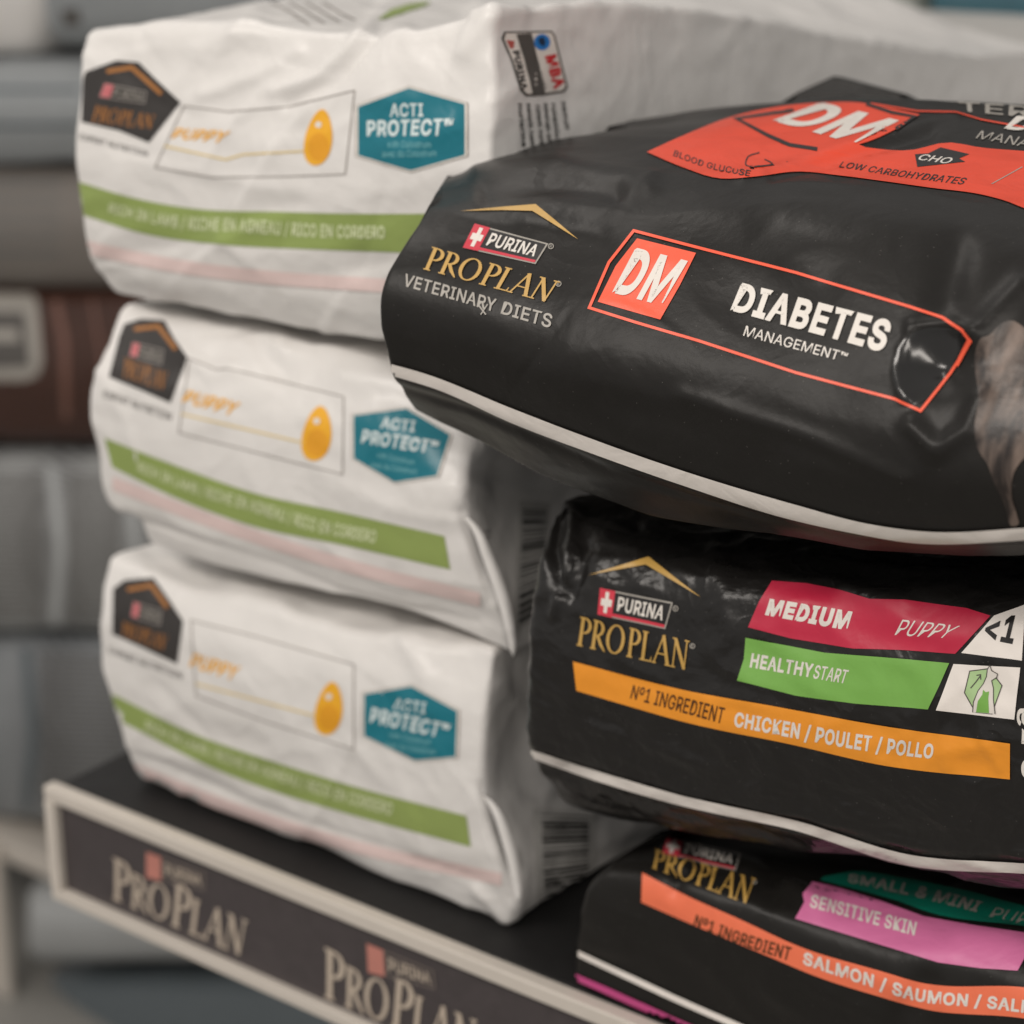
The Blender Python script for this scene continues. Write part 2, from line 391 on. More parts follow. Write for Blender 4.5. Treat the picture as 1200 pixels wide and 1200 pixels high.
def lerpq(q, s, t):
    TL, TR, BR, BL = [np.array(p, float) for p in q]; a = TL+(TR-TL)*s; b = BL+(BR-BL)*s; return tuple(b+(a-b)*t)
def subq(q, s0, s1, t0, t1): return (lerpq(q, s0, t1), lerpq(q, s1, t1), lerpq(q, s1, t0), lerpq(q, s0, t0))
def small_brand(b, q, parent, lift=1.0, blur=False):
    """checker square, name box with pale rim and red underline"""
    b.poly(list(q), I['grey'], 'rim', lift, parent)
    b.poly(list(subq(q, .02, .98, .06, .94)), I['black'], 'name_box', lift+.6, parent)
    b.poly(list(subq(q, .21, .98, .05, .16)), I['red'], 'underline', lift+1.2, parent)
    b.poly(list(subq(q, 0, .21, 0, 1)), I['red'], 'checker_square', lift+1.2, parent)
    for i in range(3):
        for j in range(3):
            if (i+j) % 2 == 0 or (i, j) == (1, 1): continue
            b.poly(list(subq(q, .035+i*.05, .085+i*.05, .12+j*.26, .38+j*.26)), I['white'], 'checker', lift+1.8, parent)
    b.poly(list(subq(q, .085, .135, .38, .64)), I['white'], 'checker', lift+2.0, parent)
    b.text('PURINA', subq(q, .27, .93, .28, .82), I['white'], 'lettering', lift+2.0, bold=.02, parent=parent)
def brand_block(b, chev, box, words, word_ink, reg=None):
    lg = b.poly(chev, I['gold'], 'logo')
    small_brand(b, box, lg)
    V, F, Lf = serif_word('PRO PLAN')
    b.warp(V, F, words, word_ink, 'serif_lettering', 1.6, Lf, parent=lg)
    for r in (reg or []):
        a = np.linspace(0, 2*math.pi, 12, endpoint=False)
        b.line([(r[0]+r[2]*math.cos(x), r[1]+r[2]*math.sin(x)) for x in a], .9, I['grey'], 'registered_mark', 1.0, closed=True, parent=lg)
        b.text('R', ((r[0]-1.2, r[1]-1.8), (r[0]+1.3, r[1]-1.5), (r[0]+1.0, r[1]+2), (r[0]-1.4, r[1]+1.6)), I['grey'], 'registered_letter', 1.4, parent=lg)
    return lg
def flip(q): return q

# ================================================================== setting
def box(name, lo, hi, mat, parent=None, bev=0.0, origin=None):
    bm = bmesh.new(); bmesh.ops.create_cube(bm, size=1)
    lo, hi = Vector(lo), Vector(hi)
    for v in bm.verts: v.co = Vector([lo[k]+(v.co[k]+.5)*(hi[k]-lo[k]) for k in range(3)])
    if bev: bmesh.ops.bevel(bm, geom=bm.edges[:], offset=bev, segments=3, affect='EDGES', profile=.5)
    m = bpy.data.meshes.new(name); bm.to_mesh(m); bm.free(); m.materials.append(mat)
    o = bpy.data.objects.new(name, m); COL.objects.link(o)
    if parent: o.parent = parent
    return o
GREYM = film('painted_grey_steel', (.12, .12, .12), rough=.5, bump=.05, fine=.05)
DARKSHELF = film('dark_shelf_laminate', (.013, .0125, .0125), rough=.55, spec=.3, bump=.08, fine=.2, specks=.3)
FRAMEM = film('cream_sign_frame', (.60, .55, .49), rough=.45, bump=.08, var=.03)
PANELM = film('sign_panel_print', (.060, .050, .052), rough=.32, bump=.12, scale=5, var=.25)
FLOORM = film('vinyl_floor', (.30, .29, .27), rough=.4, bump=.05)
WALLM = film('back_wall_paint', (.16, .165, .165), rough=.7, bump=.1)
tag(box('floor', (-6, -3, -1.95), (5, 6, -1.93), FLOORM), kind='structure')
tag(box('wall', (-6, 4.6, -1.93), (5, 4.7, 1.5), WALLM), kind='structure')

SZ = -0.742                                          # shelf surface
pl = at(60, 925, .95); XL = pl[0]
sh = bpy.data.objects.new('store_shelf', None); COL.objects.link(sh)
tag(sh, 'dark shop shelf with a cream framed black sign rail carrying the bag stacks', 'shelf')
box('shelf_board', (XL+.004, .957, SZ-.03), (.75, 1.75, SZ), DARKSHELF, sh, .002)
hz = .094
XR = .75
box('sign_panel', (XL+.006, .9485, SZ-hz+.004), (XR, .9555, SZ-.004), PANELM, sh)
box('frame_top', (XL, .942, SZ-.009), (XR, .9535, SZ+.0025), FRAMEM, sh, .0015)
box('frame_bottom', (XL, .942, SZ-hz), (XR, .9545, SZ-hz+.010), FRAMEM, sh, .0015)
box('frame_end', (XL-.0005, .9415, SZ-hz+.0105), (XL+.0105, .957, SZ-.0095), FRAMEM, sh, .0015)
for x in (XL+.05, .6):
    box('bracket', (x, 1.0, SZ-.10), (x+.006, 1.70, SZ-.031), GREYM, sh)
box('back_panel', (XL-.02, 1.76, -1.93), (XR, 1.79, SZ+.06), GREYM, sh)
box('upright', (XL-.02, 1.70, -1.93), (XL+.04, 1.758, SZ-.032), GREYM, sh)
box('upright', (XR-.06, 1.70, -1.93), (XR, 1.758, SZ-.032), GREYM, sh)

# print on the rail: flat lettering lying on the sign panel
class Flat(Bag):
    def __init__(s, Y, parent):
        s.obj = parent; s.origin = np.zeros(3)
        s.co = np.array([(-3, Y, -2), (3, Y, -2), (3, Y, 2), (-3, Y, 2)], float); s.tri = np.array([(0, 1, 2), (0, 2, 3)]); s.vn = np.array([(0, -1, 0)]*4, float)
        s.bvh = BVHTree.FromPolygons([tuple(v) for v in s.co], [tuple(int(k) for k in t) for t in s.tri])
rail = Flat(.9485, sh)
RAILINK = ink('rail_lettering_ink', (190, 176, 160)); RAILRED = ink('rail_red_ink', (190, 126, 114)); RAILGREY = ink('rail_grey_ink', (120, 110, 104))
for (wq, bq) in ((((133, 1013), (291, 1079), (283, 1120), (133, 1053)), ((172, 998), (240, 1022), (240, 1044), (172, 1028))),
                 (((381, 1120), (560, 1196), (552, 1243), (381, 1168)), ((430, 1105), (508, 1137), (510, 1160), (432, 1139)))):
    V, F, Lf = serif_word('PRO PLAN', 1.15, big=(0, 4))
    k = rail.warp(V, F, wq, RAILINK, 'sign_lettering', 1.0, Lf)
    rail.poly(list(subq(bq, 0, .25, 0, 1)), RAILRED, 'sign_checker', 1.2, k)
    rail.line([lerpq(bq, .27, .08), lerpq(bq, 1, .08), lerpq(bq, 1, .98), lerpq(bq, .27, .98)], 1.6, RAILGREY, 'sign_box', 1.2, closed=True, parent=k)
    rail.text('PURINA', subq(bq, .32, .95, .25, .8), RAILINK, 'sign_small_lettering', 1.4, bold=.02, parent=k)

# ================================================================== white bags
G_W = 'white puppy food bags stacked on the left of the shelf'
def white_bag(name, label, rows, dys, **k):
    return Bag(name, label, rows, .985, dys, k.pop('depth', .50), WHITE, group=G_W, r=.006, gusset=k.pop('gusset', .02), **k)
w1 = white_bag('pet_food_bag', 'topmost white bag of the left stack, with a red lettered seal on its side', [
    [(134, 347), (210, 358), (300, 375), (445, 398), (575, 420)],
    [(102, 300), (200, 325), (300, 338), (445, 355), (576, 366)],
    [(93, 240), (200, 263), (300, 272), (450, 274), (575, 272)],
    [(84, 175), (200, 185), (300, 190), (450, 190), (575, 186)],
    [(90, 95), (200, 110), (300, 105), (450, 100), (577, 100)],
    [(101, 38), (200, 32), (300, 32), (440, 38), (579, 10)]],
    [.015, 0, -.006, -.008, 0, .012], drop=.108, du=-.25, seed=1, res=.003, folds=(5, 34, 2.6, -.7), pimples=.004, gusset=.008, depth=.80, rise=.0,
    creases=[([(320, 108), (370, 90), (405, 62), (440, 15)], 6, 4), ([(335, 122), (395, 96), (425, 62), (450, 30)], 6, -4), ([(350, 60), (300, 90), (240, 110)], 8, 2), ([(545, 60), (578, 18)], 12, 3),
             ([(490, 30), (545, 22)], 9, -3), ([(240, 60), (300, 30)], 14, 3), ([(460, 150), (450, 190)], 4, 1.0)])
w2 = white_bag('pet_food_bag', 'middle white bag of the left stack, its right end under the large black bag', [
    [(176, 634), (280, 668), (380, 692), (480, 716), (600, 770)],
    [(162, 604), (270, 645), (370, 672), (470, 697), (590, 725)],
    [(128, 585), (250, 624), (360, 652), (465, 676), (572, 690)],
    [(117, 535), (220, 570), (330, 605), (430, 630), (552, 645)],
    [(108, 485), (215, 512), (320, 543), (430, 567), (541, 598)],
    [(118, 425), (210, 447), (310, 472), (430, 497), (543, 552)],
    [(141, 357), (220, 378), (310, 392), (440, 425), (552, 508)]],
    [.012, .004, -.003, -.008, -.010, -.004, .02], drop=.03, shift=.04, seed=2, res=.003, folds=(8, 28, 2.3, .5), gusset=.016,
    creases=[([(215, 412), (245, 438), (270, 430)], 9, 3), ([(400, 440), (470, 450), (540, 500)], 14, 4), ([(300, 400), (330, 440)], 12, -3),
             ([(540, 600), (556, 640), (575, 700)], 7, -2.5), ([(150, 600), (400, 690), (560, 730)], 5, -2)])
w3 = white_bag('pet_food_bag', 'lowest white bag of the left stack, standing on the shelf above the sign rail', [
    [(163, 932), (270, 972), (380, 1012), (490, 1052), (600, 1092)],
    [(150, 888), (260, 935), (370, 975), (480, 1012), (604, 1052)],
    [(130, 830), (230, 875), (340, 918), (450, 953), (578, 985)],
    [(113, 780), (220, 815), (330, 852), (440, 878), (565, 925)],
    [(112, 715), (220, 745), (330, 775), (440, 805), (568, 845)],
    [(122, 648), (220, 688), (330, 718), (440, 745), (578, 764)]],
    [.006, .0, -.006, -.010, -.008, .006], drop=.02, shift=.07, seed=3, res=.003, folds=(21, 30, 2.2, .6), gusset=.016, zfix=SZ+.003,
    creases=[([(480, 745), (530, 740), (575, 762)], 10, 3), ([(600, 930), (640, 965), (700, 950)], 6, 3), ([(590, 800), (630, 850), (640, 930)], 7, 3), ([(610, 1010), (650, 1020), (690, 1060)], 6, -3), ([(565, 925), (590, 985), (600, 1050)], 7, -2.5), ([(150, 880), (300, 945), (560, 1030)], 5, -1.5),
             ([(280, 690), (330, 712)], 14, 3), ([(560, 1040), (585, 1068), (600, 1090)], 6, 3)])

def white_print(b, logo, chev, box_, words, tagq, frame, pup, puptxt, ln, egg, eggr, gtop, gbot, gtxt, hexa, acti, prot, sub, blush, bw, pupshear=.15):
    lg = b.poly(logo, I['logo'], 'logo', 1.0)
    b.line(chev, 5, I['bronze'], 'chevron', 1.8, parent=lg)
    q = box_
    b.line([q[0], q[1], q[2], q[3]], 1.2, I['line'], 'name_box', 1.8, closed=True, parent=lg)
    b.poly(list(subq(q, 0, .22, 0, 1)), ink('soft_red', (196, 108, 112)), 'checker_square', 2.2, lg)
    b.text('PURINA', subq(q, .27, .95, .2, .8), I['grey'], 'lettering', 2.2, parent=lg)
    V, F, Lf = serif_word('PRO PLAN'); b.warp(V, F, words, I['bronze'], 'serif_lettering', 1.8, Lf, parent=lg)
    b.text('EXPERT NUTRITION', tagq, I['dgrey'], 'tagline', 1.0)
    b.line(frame, 1.3, I['line'], 'frame_line', 1.0, closed=True)
    b.text(puptxt, pup, I['yolk'], 'lettering', 1.0, bold=.02, shear=pupshear)
    b.line(ln, 2.0, I['tan'], 'pointer_line', 1.0)
    a = np.linspace(0, 2*math.pi, 28, endpoint=False); rx, ry = eggr; tl = .12
    E = [(egg[0]+rx*math.cos(x)*(1-.22*math.sin(x))+tl*ry*math.sin(x), egg[1]-ry*math.sin(x)) for x in a]
    e = b.poly(E, I['yolk'], 'egg_emblem', 1.0)
    b.poly([(egg[0]+rx*.85*math.cos(x)*.9, egg[1]+4-ry*.5*math.sin(x)+ry*.22) for x in a], I['yolkd'], 'egg_shade', 1.6, e)
    b.poly([(egg[0]+4*math.cos(x), egg[1]-ry*.45-4*math.sin(x)) for x in a[::3]], I['white'], 'egg_glint', 2.2, e)
    g = b.band(gtop, gbot, I['leaf'], 'green_band', 1.0)
    b.text('RICH IN LAMB / RICHE EN AGNEAU / RICO EN CORDERO', gtxt, ink('pale_lettering', (214, 222, 180)), 'lettering', 3.0, bold=.02, parent=g)
    c = np.mean(hexa, axis=0)
    h0 = b.poly([tuple(c+(np.array(p)-c)*1.05) for p in hexa], I['line'], 'badge', .9)
    b.poly([tuple(c+(np.array(p)-c)*1.03) for p in hexa], I['white'], 'badge_rim', 1.4, h0)
    b.poly([tuple(c+(np.array(p)-c)*.99) for p in hexa], I['bluegreen'], 'badge_face', 2.0, h0)
    pw = ink('badge_lettering', (214, 226, 226))
    b.text('ACTI', acti, pw, 'lettering', 2.8, bold=.02, parent=h0); b.text('PROTECT™', prot, pw, 'lettering', 2.8, bold=.03, parent=h0)
    for sq, tx in zip(sub, ('with Colostrum', 'avec du Colostrum')): b.text(tx, sq, ink('badge_small', (130, 190, 196)), 'lettering', 2.8, parent=h0)
    P = np.array(blush, float); b.band(P-[0, bw*.6], P+[0, bw*.6], I['blush'], 'pale_stripe', 3.0)

white_print(w1, [(98, 92), (101, 84), (137, 71), (163, 73), (180, 90), (212, 120), (175, 167), (140, 153), (96, 143)], [(126, 84), (155, 79), (190, 110)],
    ((124, 98), (172, 108), (170, 121), (118, 113)), ((113, 124), (183, 135), (178, 151), (108, 143)), ((95, 156), (174, 177), (173, 184), (94, 163)),
    [(216, 124), (268, 131), (340, 125), (416, 106), (405, 204), (330, 207), (250, 208), (182, 196)],
    ((206, 150), (271, 154), (262, 168), (201, 162)), 'PUPPY', [(193, 171), (265, 187), (285, 181), (357, 177)], (374, 161), (16, 33),
    [(93, 213), (150, 230), (233, 245), (320, 248), (400, 250), (565, 250)], [(99, 252), (167, 273), (267, 287), (340, 291), (400, 293), (565, 299)],
    ([(130, 237), (210, 252), (290, 256), (380, 262), (452, 264)], [(128, 250), (210, 269), (290, 274), (380, 280), (452, 281)]),
    [(420, 125), (480, 103), (546, 122), (546, 182), (482, 200), (420, 182)],
    ((458, 121), (497, 121), (497, 137), (458, 137)), ((431, 141), (533, 139), (530, 159), (431, 160)),
    [((455, 165), (506, 165), (506, 173), (455, 173)), ((449, 176), (512, 175), (512, 183), (449, 184))],
    [(104, 290), (200, 310), (300, 323), (445, 334), (570, 340)], 13)
white_print(w2, [(140, 395), (146, 380), (165, 374), (193, 376), (205, 398), (220, 419), (200, 472), (165, 457), (128, 442)], [(158, 386), (186, 383), (207, 410)],
    ((157, 402), (192, 411), (190, 427), (153, 417)), ((147, 420), (198, 437), (192, 457), (145, 442)), ((123, 457), (202, 484), (200, 493), (122, 465)),
    [(222, 420), (253, 433), (268, 432), (403, 465), (402, 556), (300, 530), (210, 507)],
    ((219, 457), (283, 472), (275, 488), (213, 471)), 'PUPPY', [(213, 485), (357, 519)], (372, 508), (17, 32),
    [(123, 513), (200, 543), (300, 578), (400, 600), (521, 628)], [(132, 547), (200, 580), (300, 617), (400, 638), (528, 667)],
    ([(164, 540), (230, 565), (300, 585), (370, 606), (443, 621)], [(162, 553), (230, 580), (300, 602), (370, 624), (440, 638)]),
    [(415, 487), (477, 479), (528, 510), (513, 558), (463, 565), (415, 537)],
    ((449, 489), (488, 494), (486, 507), (446, 502)), ((427, 503), (516, 518), (511, 533), (424, 519)),
    [((443, 529), (487, 538), (486, 545), (443, 536)), ((436, 540), (490, 549), (489, 556), (436, 547))],
    [(133, 566), (270, 618), (400, 660), (563, 702)], 13)
white_print(w3, [(133, 690), (146, 680), (180, 677), (200, 705), (215, 728), (208, 778), (170, 760), (132, 743)], [(150, 691), (178, 686), (197, 712)],
    ((158, 706), (190, 716), (188, 732), (155, 722)), ((145, 728), (198, 745), (192, 762), (144, 745)), ((128, 758), (214, 788), (213, 796), (128, 765)),
    [(224, 727), (300, 746), (415, 779), (415, 878), (310, 845), (230, 815)],
    ((226, 765), (283, 781), (276, 798), (222, 781)), 'PUPPY', [(230, 801), (371, 839)], (386, 830), (16, 31),
    [(132, 813), (233, 862), (320, 892), (400, 917), (547, 956)], [(138, 843), (267, 907), (330, 930), (400, 951), (552, 992)],
    ([(173, 843), (240, 871), (310, 895), (390, 920), (462, 940)], [(171, 855), (240, 885), (310, 910), (390, 937), (459, 957)]),
    [(427, 813), (483, 804), (537, 833), (535, 887), (487, 891), (427, 862)],
    ((464, 817), (501, 823), (499, 836), (461, 831)), ((437, 828), (530, 848), (524, 866), (434, 846)),
    [((457, 856), (506, 865), (505, 873), (457, 864)), ((452, 867), (512, 877), (511, 884), (452, 875))],
    [(160, 902), (270, 945), (400, 987), (588, 1030)], 12)

# seal and small print on the side of the topmost white bag
q = ((588, 39), (649, 37), (664, 106), (612, 114))
sl = w1.poly([(590, 37), (646, 36), (650, 42), (665, 102), (661, 108), (636, 112), (616, 113), (609, 106), (598, 70), (587, 45)], I['dgrey'], 'seal', .8)
w1.poly([(592, 39), (645, 38), (648, 43), (662, 101), (658, 106), (636, 109), (617, 110), (611, 104), (600, 70), (590, 46)], I['white'], 'seal_face', 1.4, sl)
w1.poly([(604, 40), (622, 39), (638, 110), (624, 113), (614, 72)], I['dgrey'], 'seal_strip', 2.0, sl)
w1.poly([(592, 47), (602, 48), (601, 57), (597, 57)], ink('seal_red', (176, 84, 76)), 'seal_mark', 2.0, sl)
w1.poly([(634+9.5*math.cos(a), 49.5+9.5*math.sin(a)) for a in np.linspace(0, 6.28, 18, endpoint=False)], I['blue'], 'globe', 2.6, sl)
w1.poly([(629, 46), (635, 43), (638, 49), (636, 55), (631, 52)], ink('deep_blue', (20, 44, 74)), 'continent', 3.2, sl)
w1.text('MBA', ((650, 63), (661, 101), (648, 105), (637, 66)), ink('seal_letter_red', (206, 38, 46)), 'lettering', 2.8, bold=.05, parent=sl)
w1.text('PURINA', ((607, 59), (617, 104), (610, 106), (599, 60)), I['black'], 'lettering', 2.8, bold=.04, parent=sl)
w1.text('nuerma rinunem', ((627, 60), (640, 104), (637, 105), (624, 60)), I['black'], 'lettering', 2.8, parent=sl)
for k, (x, y0, y1) in enumerate(((609, 121, 171), (619, 121, 170), (630, 123, 168), (639, 121, 166), (648, 121, 160), (660, 119, 152))):
    w1.text(('nurierma', 'menurin ruem', 'runemi nure', 'mineruan nm', 'runemiu', 'nemuir')[k], ((x+3, y0), (x+8, y1), (x+2, y1+1), (x-3, y0)), I['black'], 'small_print', 1.0, bold=.02)

def barcode(b, q, n=22, seed=1):
    rnd = random.Random(seed); bc = b.poly(list(q), ink('label_grey', (196, 194, 190)), 'barcode_label', 1.4)
    t = .04
    while t < .94:
        w = rnd.choice((.012, .02, .035)); b.poly(list(subq(q, .12, .88, t, t+w)), I['black'], 'barcode_bar', 2.2, bc); t += w+rnd.choice((.014, .024, .036))
barcode(w3, ((624, 948), (698, 952), (698, 1056), (630, 1076)), seed=3)
barcode(w2, ((608, 586), (644, 590), (640, 716), (602, 740)), seed=5)
w2.text('21 27', ((574, 620), (571, 650), (564, 650), (567, 620)), I['dgrey'], 'small_print', 1.0)
# folded gusset edges that stand out at the front corners of the two lower white bags
for b, pts in ((w2, [(541, 602), (552, 618), (566, 655), (584, 705), (600, 768)]), (w3, [(566, 932), (574, 945), (588, 985), (600, 1030), (606, 1056)])):
    P = along(pts, np.linspace(0, 1, 24)); w = np.sin(np.linspace(0, math.pi, 24))**.5*.006+.0012
    A = at(P[:, 0], P[:, 1], .978); B = A+np.stack([w*.7, w*.8, 0*w], -1); T = np.array([.0009, -.0012, 0])
    n = 24; V = np.concatenate([A, B, B+T, A+T]); F = []
    for i in range(n-1):
        for k in range(4): F.append([k*n+i, k*n+i+1, ((k+1) % 4)*n+i+1, ((k+1) % 4)*n+i])
    F += [[0, n, 2*n, 3*n], [n-1, 4*n-1, 3*n-1, 2*n-1]]
    mesh_obj('seam_fin', V, F, WHITE, b.obj, b.origin)

# ================================================================== black bags
G_B = 'black dry food bags stacked at the front right of the shelf'
dm = Bag('pet_food_bag', 'large black bag with orange panels overhanging the top of the right stack', [
    [(484, 480), (560, 523), (650, 566), (800, 614), (1000, 645), (1200, 650), (1420, 640), (1650, 620)],
    [(454, 432), (545, 462), (650, 505), (800, 560), (1000, 617), (1200, 626), (1420, 600), (1650, 560)],
    [(438, 352), (540, 382), (650, 420), (800, 470), (1000, 525), (1200, 540), (1420, 520), (1650, 480)],
    [(470, 282), (565, 298), (675, 322), (810, 352), (1000, 395), (1200, 425), (1420, 430), (1650, 400)],
    [(502, 232), (600, 222), (715, 232), (850, 240), (1010, 262), (1200, 295), (1420, 325), (1650, 320)],
    [(530, 197), (635, 175), (760, 172), (900, 182), (1050, 195), (1200, 215), (1420, 240), (1650, 250)],
    [(570, 180), (690, 152), (820, 131), (950, 119), (1080, 119), (1200, 128), (1420, 150), (1650, 170)]],
    .87, [.035, 0, -.012, .012, .055, .14, .27], .26, BLACK, group=G_B, r=.007, drop=.045, rise=-.012, seed=7, folds=(3, 12, .7, -.2), pimples=.0035, nfreq=8, res=.0022, step=4.0, fine=(.0005, 34),
    creases=[
        ([(458, 450), (560, 486), (700, 544), (820, 586), (1000, 636), (1200, 642)], 5, -1.4),
        ([(1100, 425)], 34, -9.0), ([(1068, 394), (1057, 412), (1053, 435), (1057, 456), (1064, 468)], 5.5, 2.4), ([(1070, 385), (1115, 380), (1145, 395)], 8, 2.5),
        ([(1070, 500), (1100, 528), (1135, 505), (1150, 470)], 12, 3.5), ([(1148, 400), (1200, 340)], 16, 5),
        ([(800, 463), (950, 512), (1060, 560)], 10, 1.5), ([(872, 208), (960, 186), (1040, 163), (1120, 140)], 7, 3.4), ([(905, 206), (1000, 180), (1090, 162)], 6.5, -2.2),
        ([(980, 200), (1060, 180), (1130, 150), (1200, 135)], 8, 2.0),
        ([(570, 225), (640, 215), (720, 225)], 12, -3.5), ([(560, 200), (650, 190), (760, 210)], 13, 3), ([(620, 260), (700, 275)], 16, 1.5),
        ([(700, 470), (800, 500), (900, 535)], 20, -1.5), ([(900, 270), (960, 330)], 30, -2), ([(1120, 290), (1110, 345)], 22, -4)])
b2 = Bag('pet_food_bag', 'middle black bag of the right stack, with crimson, green and orange bands', [
    [(652, 947), (720, 963), (800, 978), (950, 1003), (1100, 1028), (1200, 1044), (1420, 1062), (1650, 1070)],
    [(614, 880), (700, 909), (800, 938), (950, 971), (1100, 1007), (1200, 1017), (1420, 1030), (1650, 1035)],
    [(608, 805), (700, 830), (800, 852), (950, 882), (1100, 912), (1200, 925), (1420, 940), (1650, 945)],
    [(612, 740), (700, 750), (810, 765), (950, 790), (1100, 810), (1200, 820), (1420, 835), (1650, 840)],
    [(626, 660), (712, 665), (820, 680), (955, 700), (1100, 715), (1200, 722), (1420, 735), (1650, 740)],
    [(642, 588), (722, 608), (830, 632), (960, 648), (1100, 660), (1200, 665), (1420, 670), (1650, 670)]],
    .935, [.03, 0, -.012, -.012, .0, .035], .40, BLACKG, group=G_B, r=.014, drop=.012, rise=0.0, shift=.07, seed=11, folds=(14, 34, .8, 1.1), pimples=.0028, nfreq=10, res=.0024, step=4.0, fine=(.0011, 60),
    creases=[([(614, 868), (700, 896), (800, 925), (950, 955), (1067, 990), (1200, 1002)], 4, 1.3), ([(618, 892), (800, 952), (1067, 1020), (1200, 1031)], 5, -1.4),
        ([(655, 600), (648, 640), (660, 690)], 8, -6), ([(672, 605), (668, 660), (650, 720)], 7, 4), ([(690, 640), (670, 700)], 8, -3),
        ([(640, 940), (660, 900)], 8, -2), ([(745, 612), (720, 600), (690, 595)], 10, -3), ([(960, 800), (965, 880)], 8, 1.5), ([(1090, 770), (1110, 900)], 9, 1.5),
        ([(840, 640), (860, 780)], 14, 2), ([(990, 690), (1060, 705)], 8, 2), ([(1150, 860), (1170, 900)], 6, 1.2)])
b3 = Bag('pet_food_bag', 'lowest black bag of the right stack, with pink, dark green and coral bands', [
    [(668, 1153), (760, 1196), (850, 1236), (1000, 1300), (1200, 1375), (1420, 1450), (1650, 1520)],
    [(670, 1112), (760, 1154), (850, 1194), (1000, 1255), (1200, 1325), (1420, 1395), (1650, 1450)],
    [(682, 1048), (760, 1082), (850, 1118), (1000, 1172), (1200, 1232), (1420, 1290), (1650, 1340)],
    [(708, 1018), (780, 1030), (860, 1056), (1000, 1105), (1200, 1150), (1420, 1200), (1650, 1250)],
    [(738, 998), (800, 1004), (880, 1022), (1020, 1060), (1200, 1095), (1420, 1140), (1650, 1180)],
    [(770, 981), (830, 984), (920, 996), (1050, 1025), (1200, 1052), (1420, 1085), (1650, 1120)]],
    .955, [0, 0, -.006, .0, .03, .075], .38, BLACK, group=G_B, r=.010, drop=.02, shift=.09, seed=15, folds=(19, 14, .7, .5), pimples=.0028, nfreq=9, res=.0024, step=3.5, zfix=SZ+.003,
    creases=[([(775, 985), (800, 1010), (790, 1045)], 8, -3), ([(800, 985), (830, 1020)], 9, 3), ([(1083, 1152), (1060, 1185), (1040, 1230)], 16, -4),
             ([(900, 1020), (960, 1060)], 12, 3), ([(1200, 1110), (1130, 1100)], 16, 3)])

# ---- the large bag with the orange panels
dm.band([(450, 423), (500, 437), (600, 477), (700, 515), (800, 550), (933, 590), (1017, 612), (1083, 621), (1200, 617), (1420, 588), (1640, 545)],
        [(457, 438), (510, 454), (600, 494), (700, 532), (800, 567), (927, 607), (1000, 623), (1067, 634), (1200, 631), (1420, 602), (1640, 558)], I['stripe'], 'white_stripe', 3.0, n=120)
lg = brand_block(dm, [(540, 248), (590, 243), (628, 240), (678, 281), (624, 248), (590, 247)], ((557, 263), (643, 286), (628, 310), (543, 291)),
            ((507, 290), (657, 331), (641, 355), (496, 316)), I['gold'], [(646, 289, 3), (655, 333, 3)])
dm.text('VETERINARY', ([(476, 321), (530, 336), (583, 351)], [(472, 335), (526, 350), (580, 366)]), I['grey'], 'lettering', 1.0, bold=.015)
dm.text('DIETS', ((591, 353), (649, 369), (645, 385), (587, 368)), I['grey'], 'lettering', 1.0, bold=.015)
dm.line([(560, 356), (570, 369)], 1.6, I['grey'], 'prescription_mark'); dm.line([(572, 357), (564, 369)], 1.4, I['grey'], 'prescription_mark', 1.4)
OUT = [(743, 271), (800, 286), (933, 320), (1067, 360), (1105, 373), (1128, 387), (1138, 400), (1115, 437), (1079, 482), (1050, 468), (933, 437), (820, 400), (745, 378), (691, 361), (714, 308)]
pn = dm.line(OUT, 3.4, I['orange'], 'panel_outline', 1.0, closed=True)
ob = dm.poly([(747, 280), (816, 297), (797, 335), (774, 375), (701, 354), (722, 312)], I['orange'], 'orange_block', 1.0)
dm.text('DM', ((744, 291), (807, 307), (776, 359), (718, 344)), I['white'], 'lettering', 3.2, bold=.03, parent=ob, shear=0)
dm.text('DIABETES', ((868, 331), (1048, 377), (1035, 414), (856, 365)), I['white'], 'lettering', 2.0, bold=.035)
dm.text('MANAGEMENT™', ((875, 382), (995, 414), (991, 425), (871, 394)), I['white'], 'lettering', 1.0, bold=.003)
_t = np.linspace(0, 1, 40)
_up = along([(758, 179), (800, 160), (860, 137), (900, 128), (967, 121), (1007, 121), (1040, 127), (1078, 135)], _t)
_in = along([(1078, 135), (1050, 152), (1022, 165), (1000, 172)], _t[::4]); _mid = along([(1000, 172), (1067, 177), (1110, 168), (1150, 174), (1200, 178), (1320, 188), (1560, 215)], _t)
_lo = along([(1560, 285), (1320, 262), (1200, 245), (1183, 238), (1150, 229), (1090, 221), (1033, 213), (987, 207), (933, 202), (883, 208), (843, 210), (800, 197), (758, 179)], np.linspace(0, 1, 80))
rb = dm.poly([tuple(p) for p in np.vstack([_up, _in[1:], _mid[1:], _lo[:-1]])], I['redtop'], 'top_band', 1.0)
dm.line([(930, 130), (863, 140), (900, 160), (925, 171), (958, 176)], 4.5, I['black'], 'block_outline', 1.8, parent=rb)
dm.line([(1015, 123), (1045, 133), (1072, 138), (1050, 152)], 4, I['black'], 'block_outline', 1.8, parent=rb)
dm.line([(1020, 122), (1075, 131), (1120, 132), (1150, 141), (1200, 150), (1320, 162)], 1.8, I['redtop'], 'panel_outline', 1.0)
dm.text('DM', ((960, 121), (1054, 143), (1000, 170), (905, 143)), I['white'], 'lettering', 2.8, bold=.03, parent=rb)
dm.text('BLOOD GLUCOSE', ([(791, 177), (830, 191), (880, 201)], [(789, 184), (828, 198), (878, 208)]), I['black'], 'lettering', 1.8, bold=.01, parent=rb)
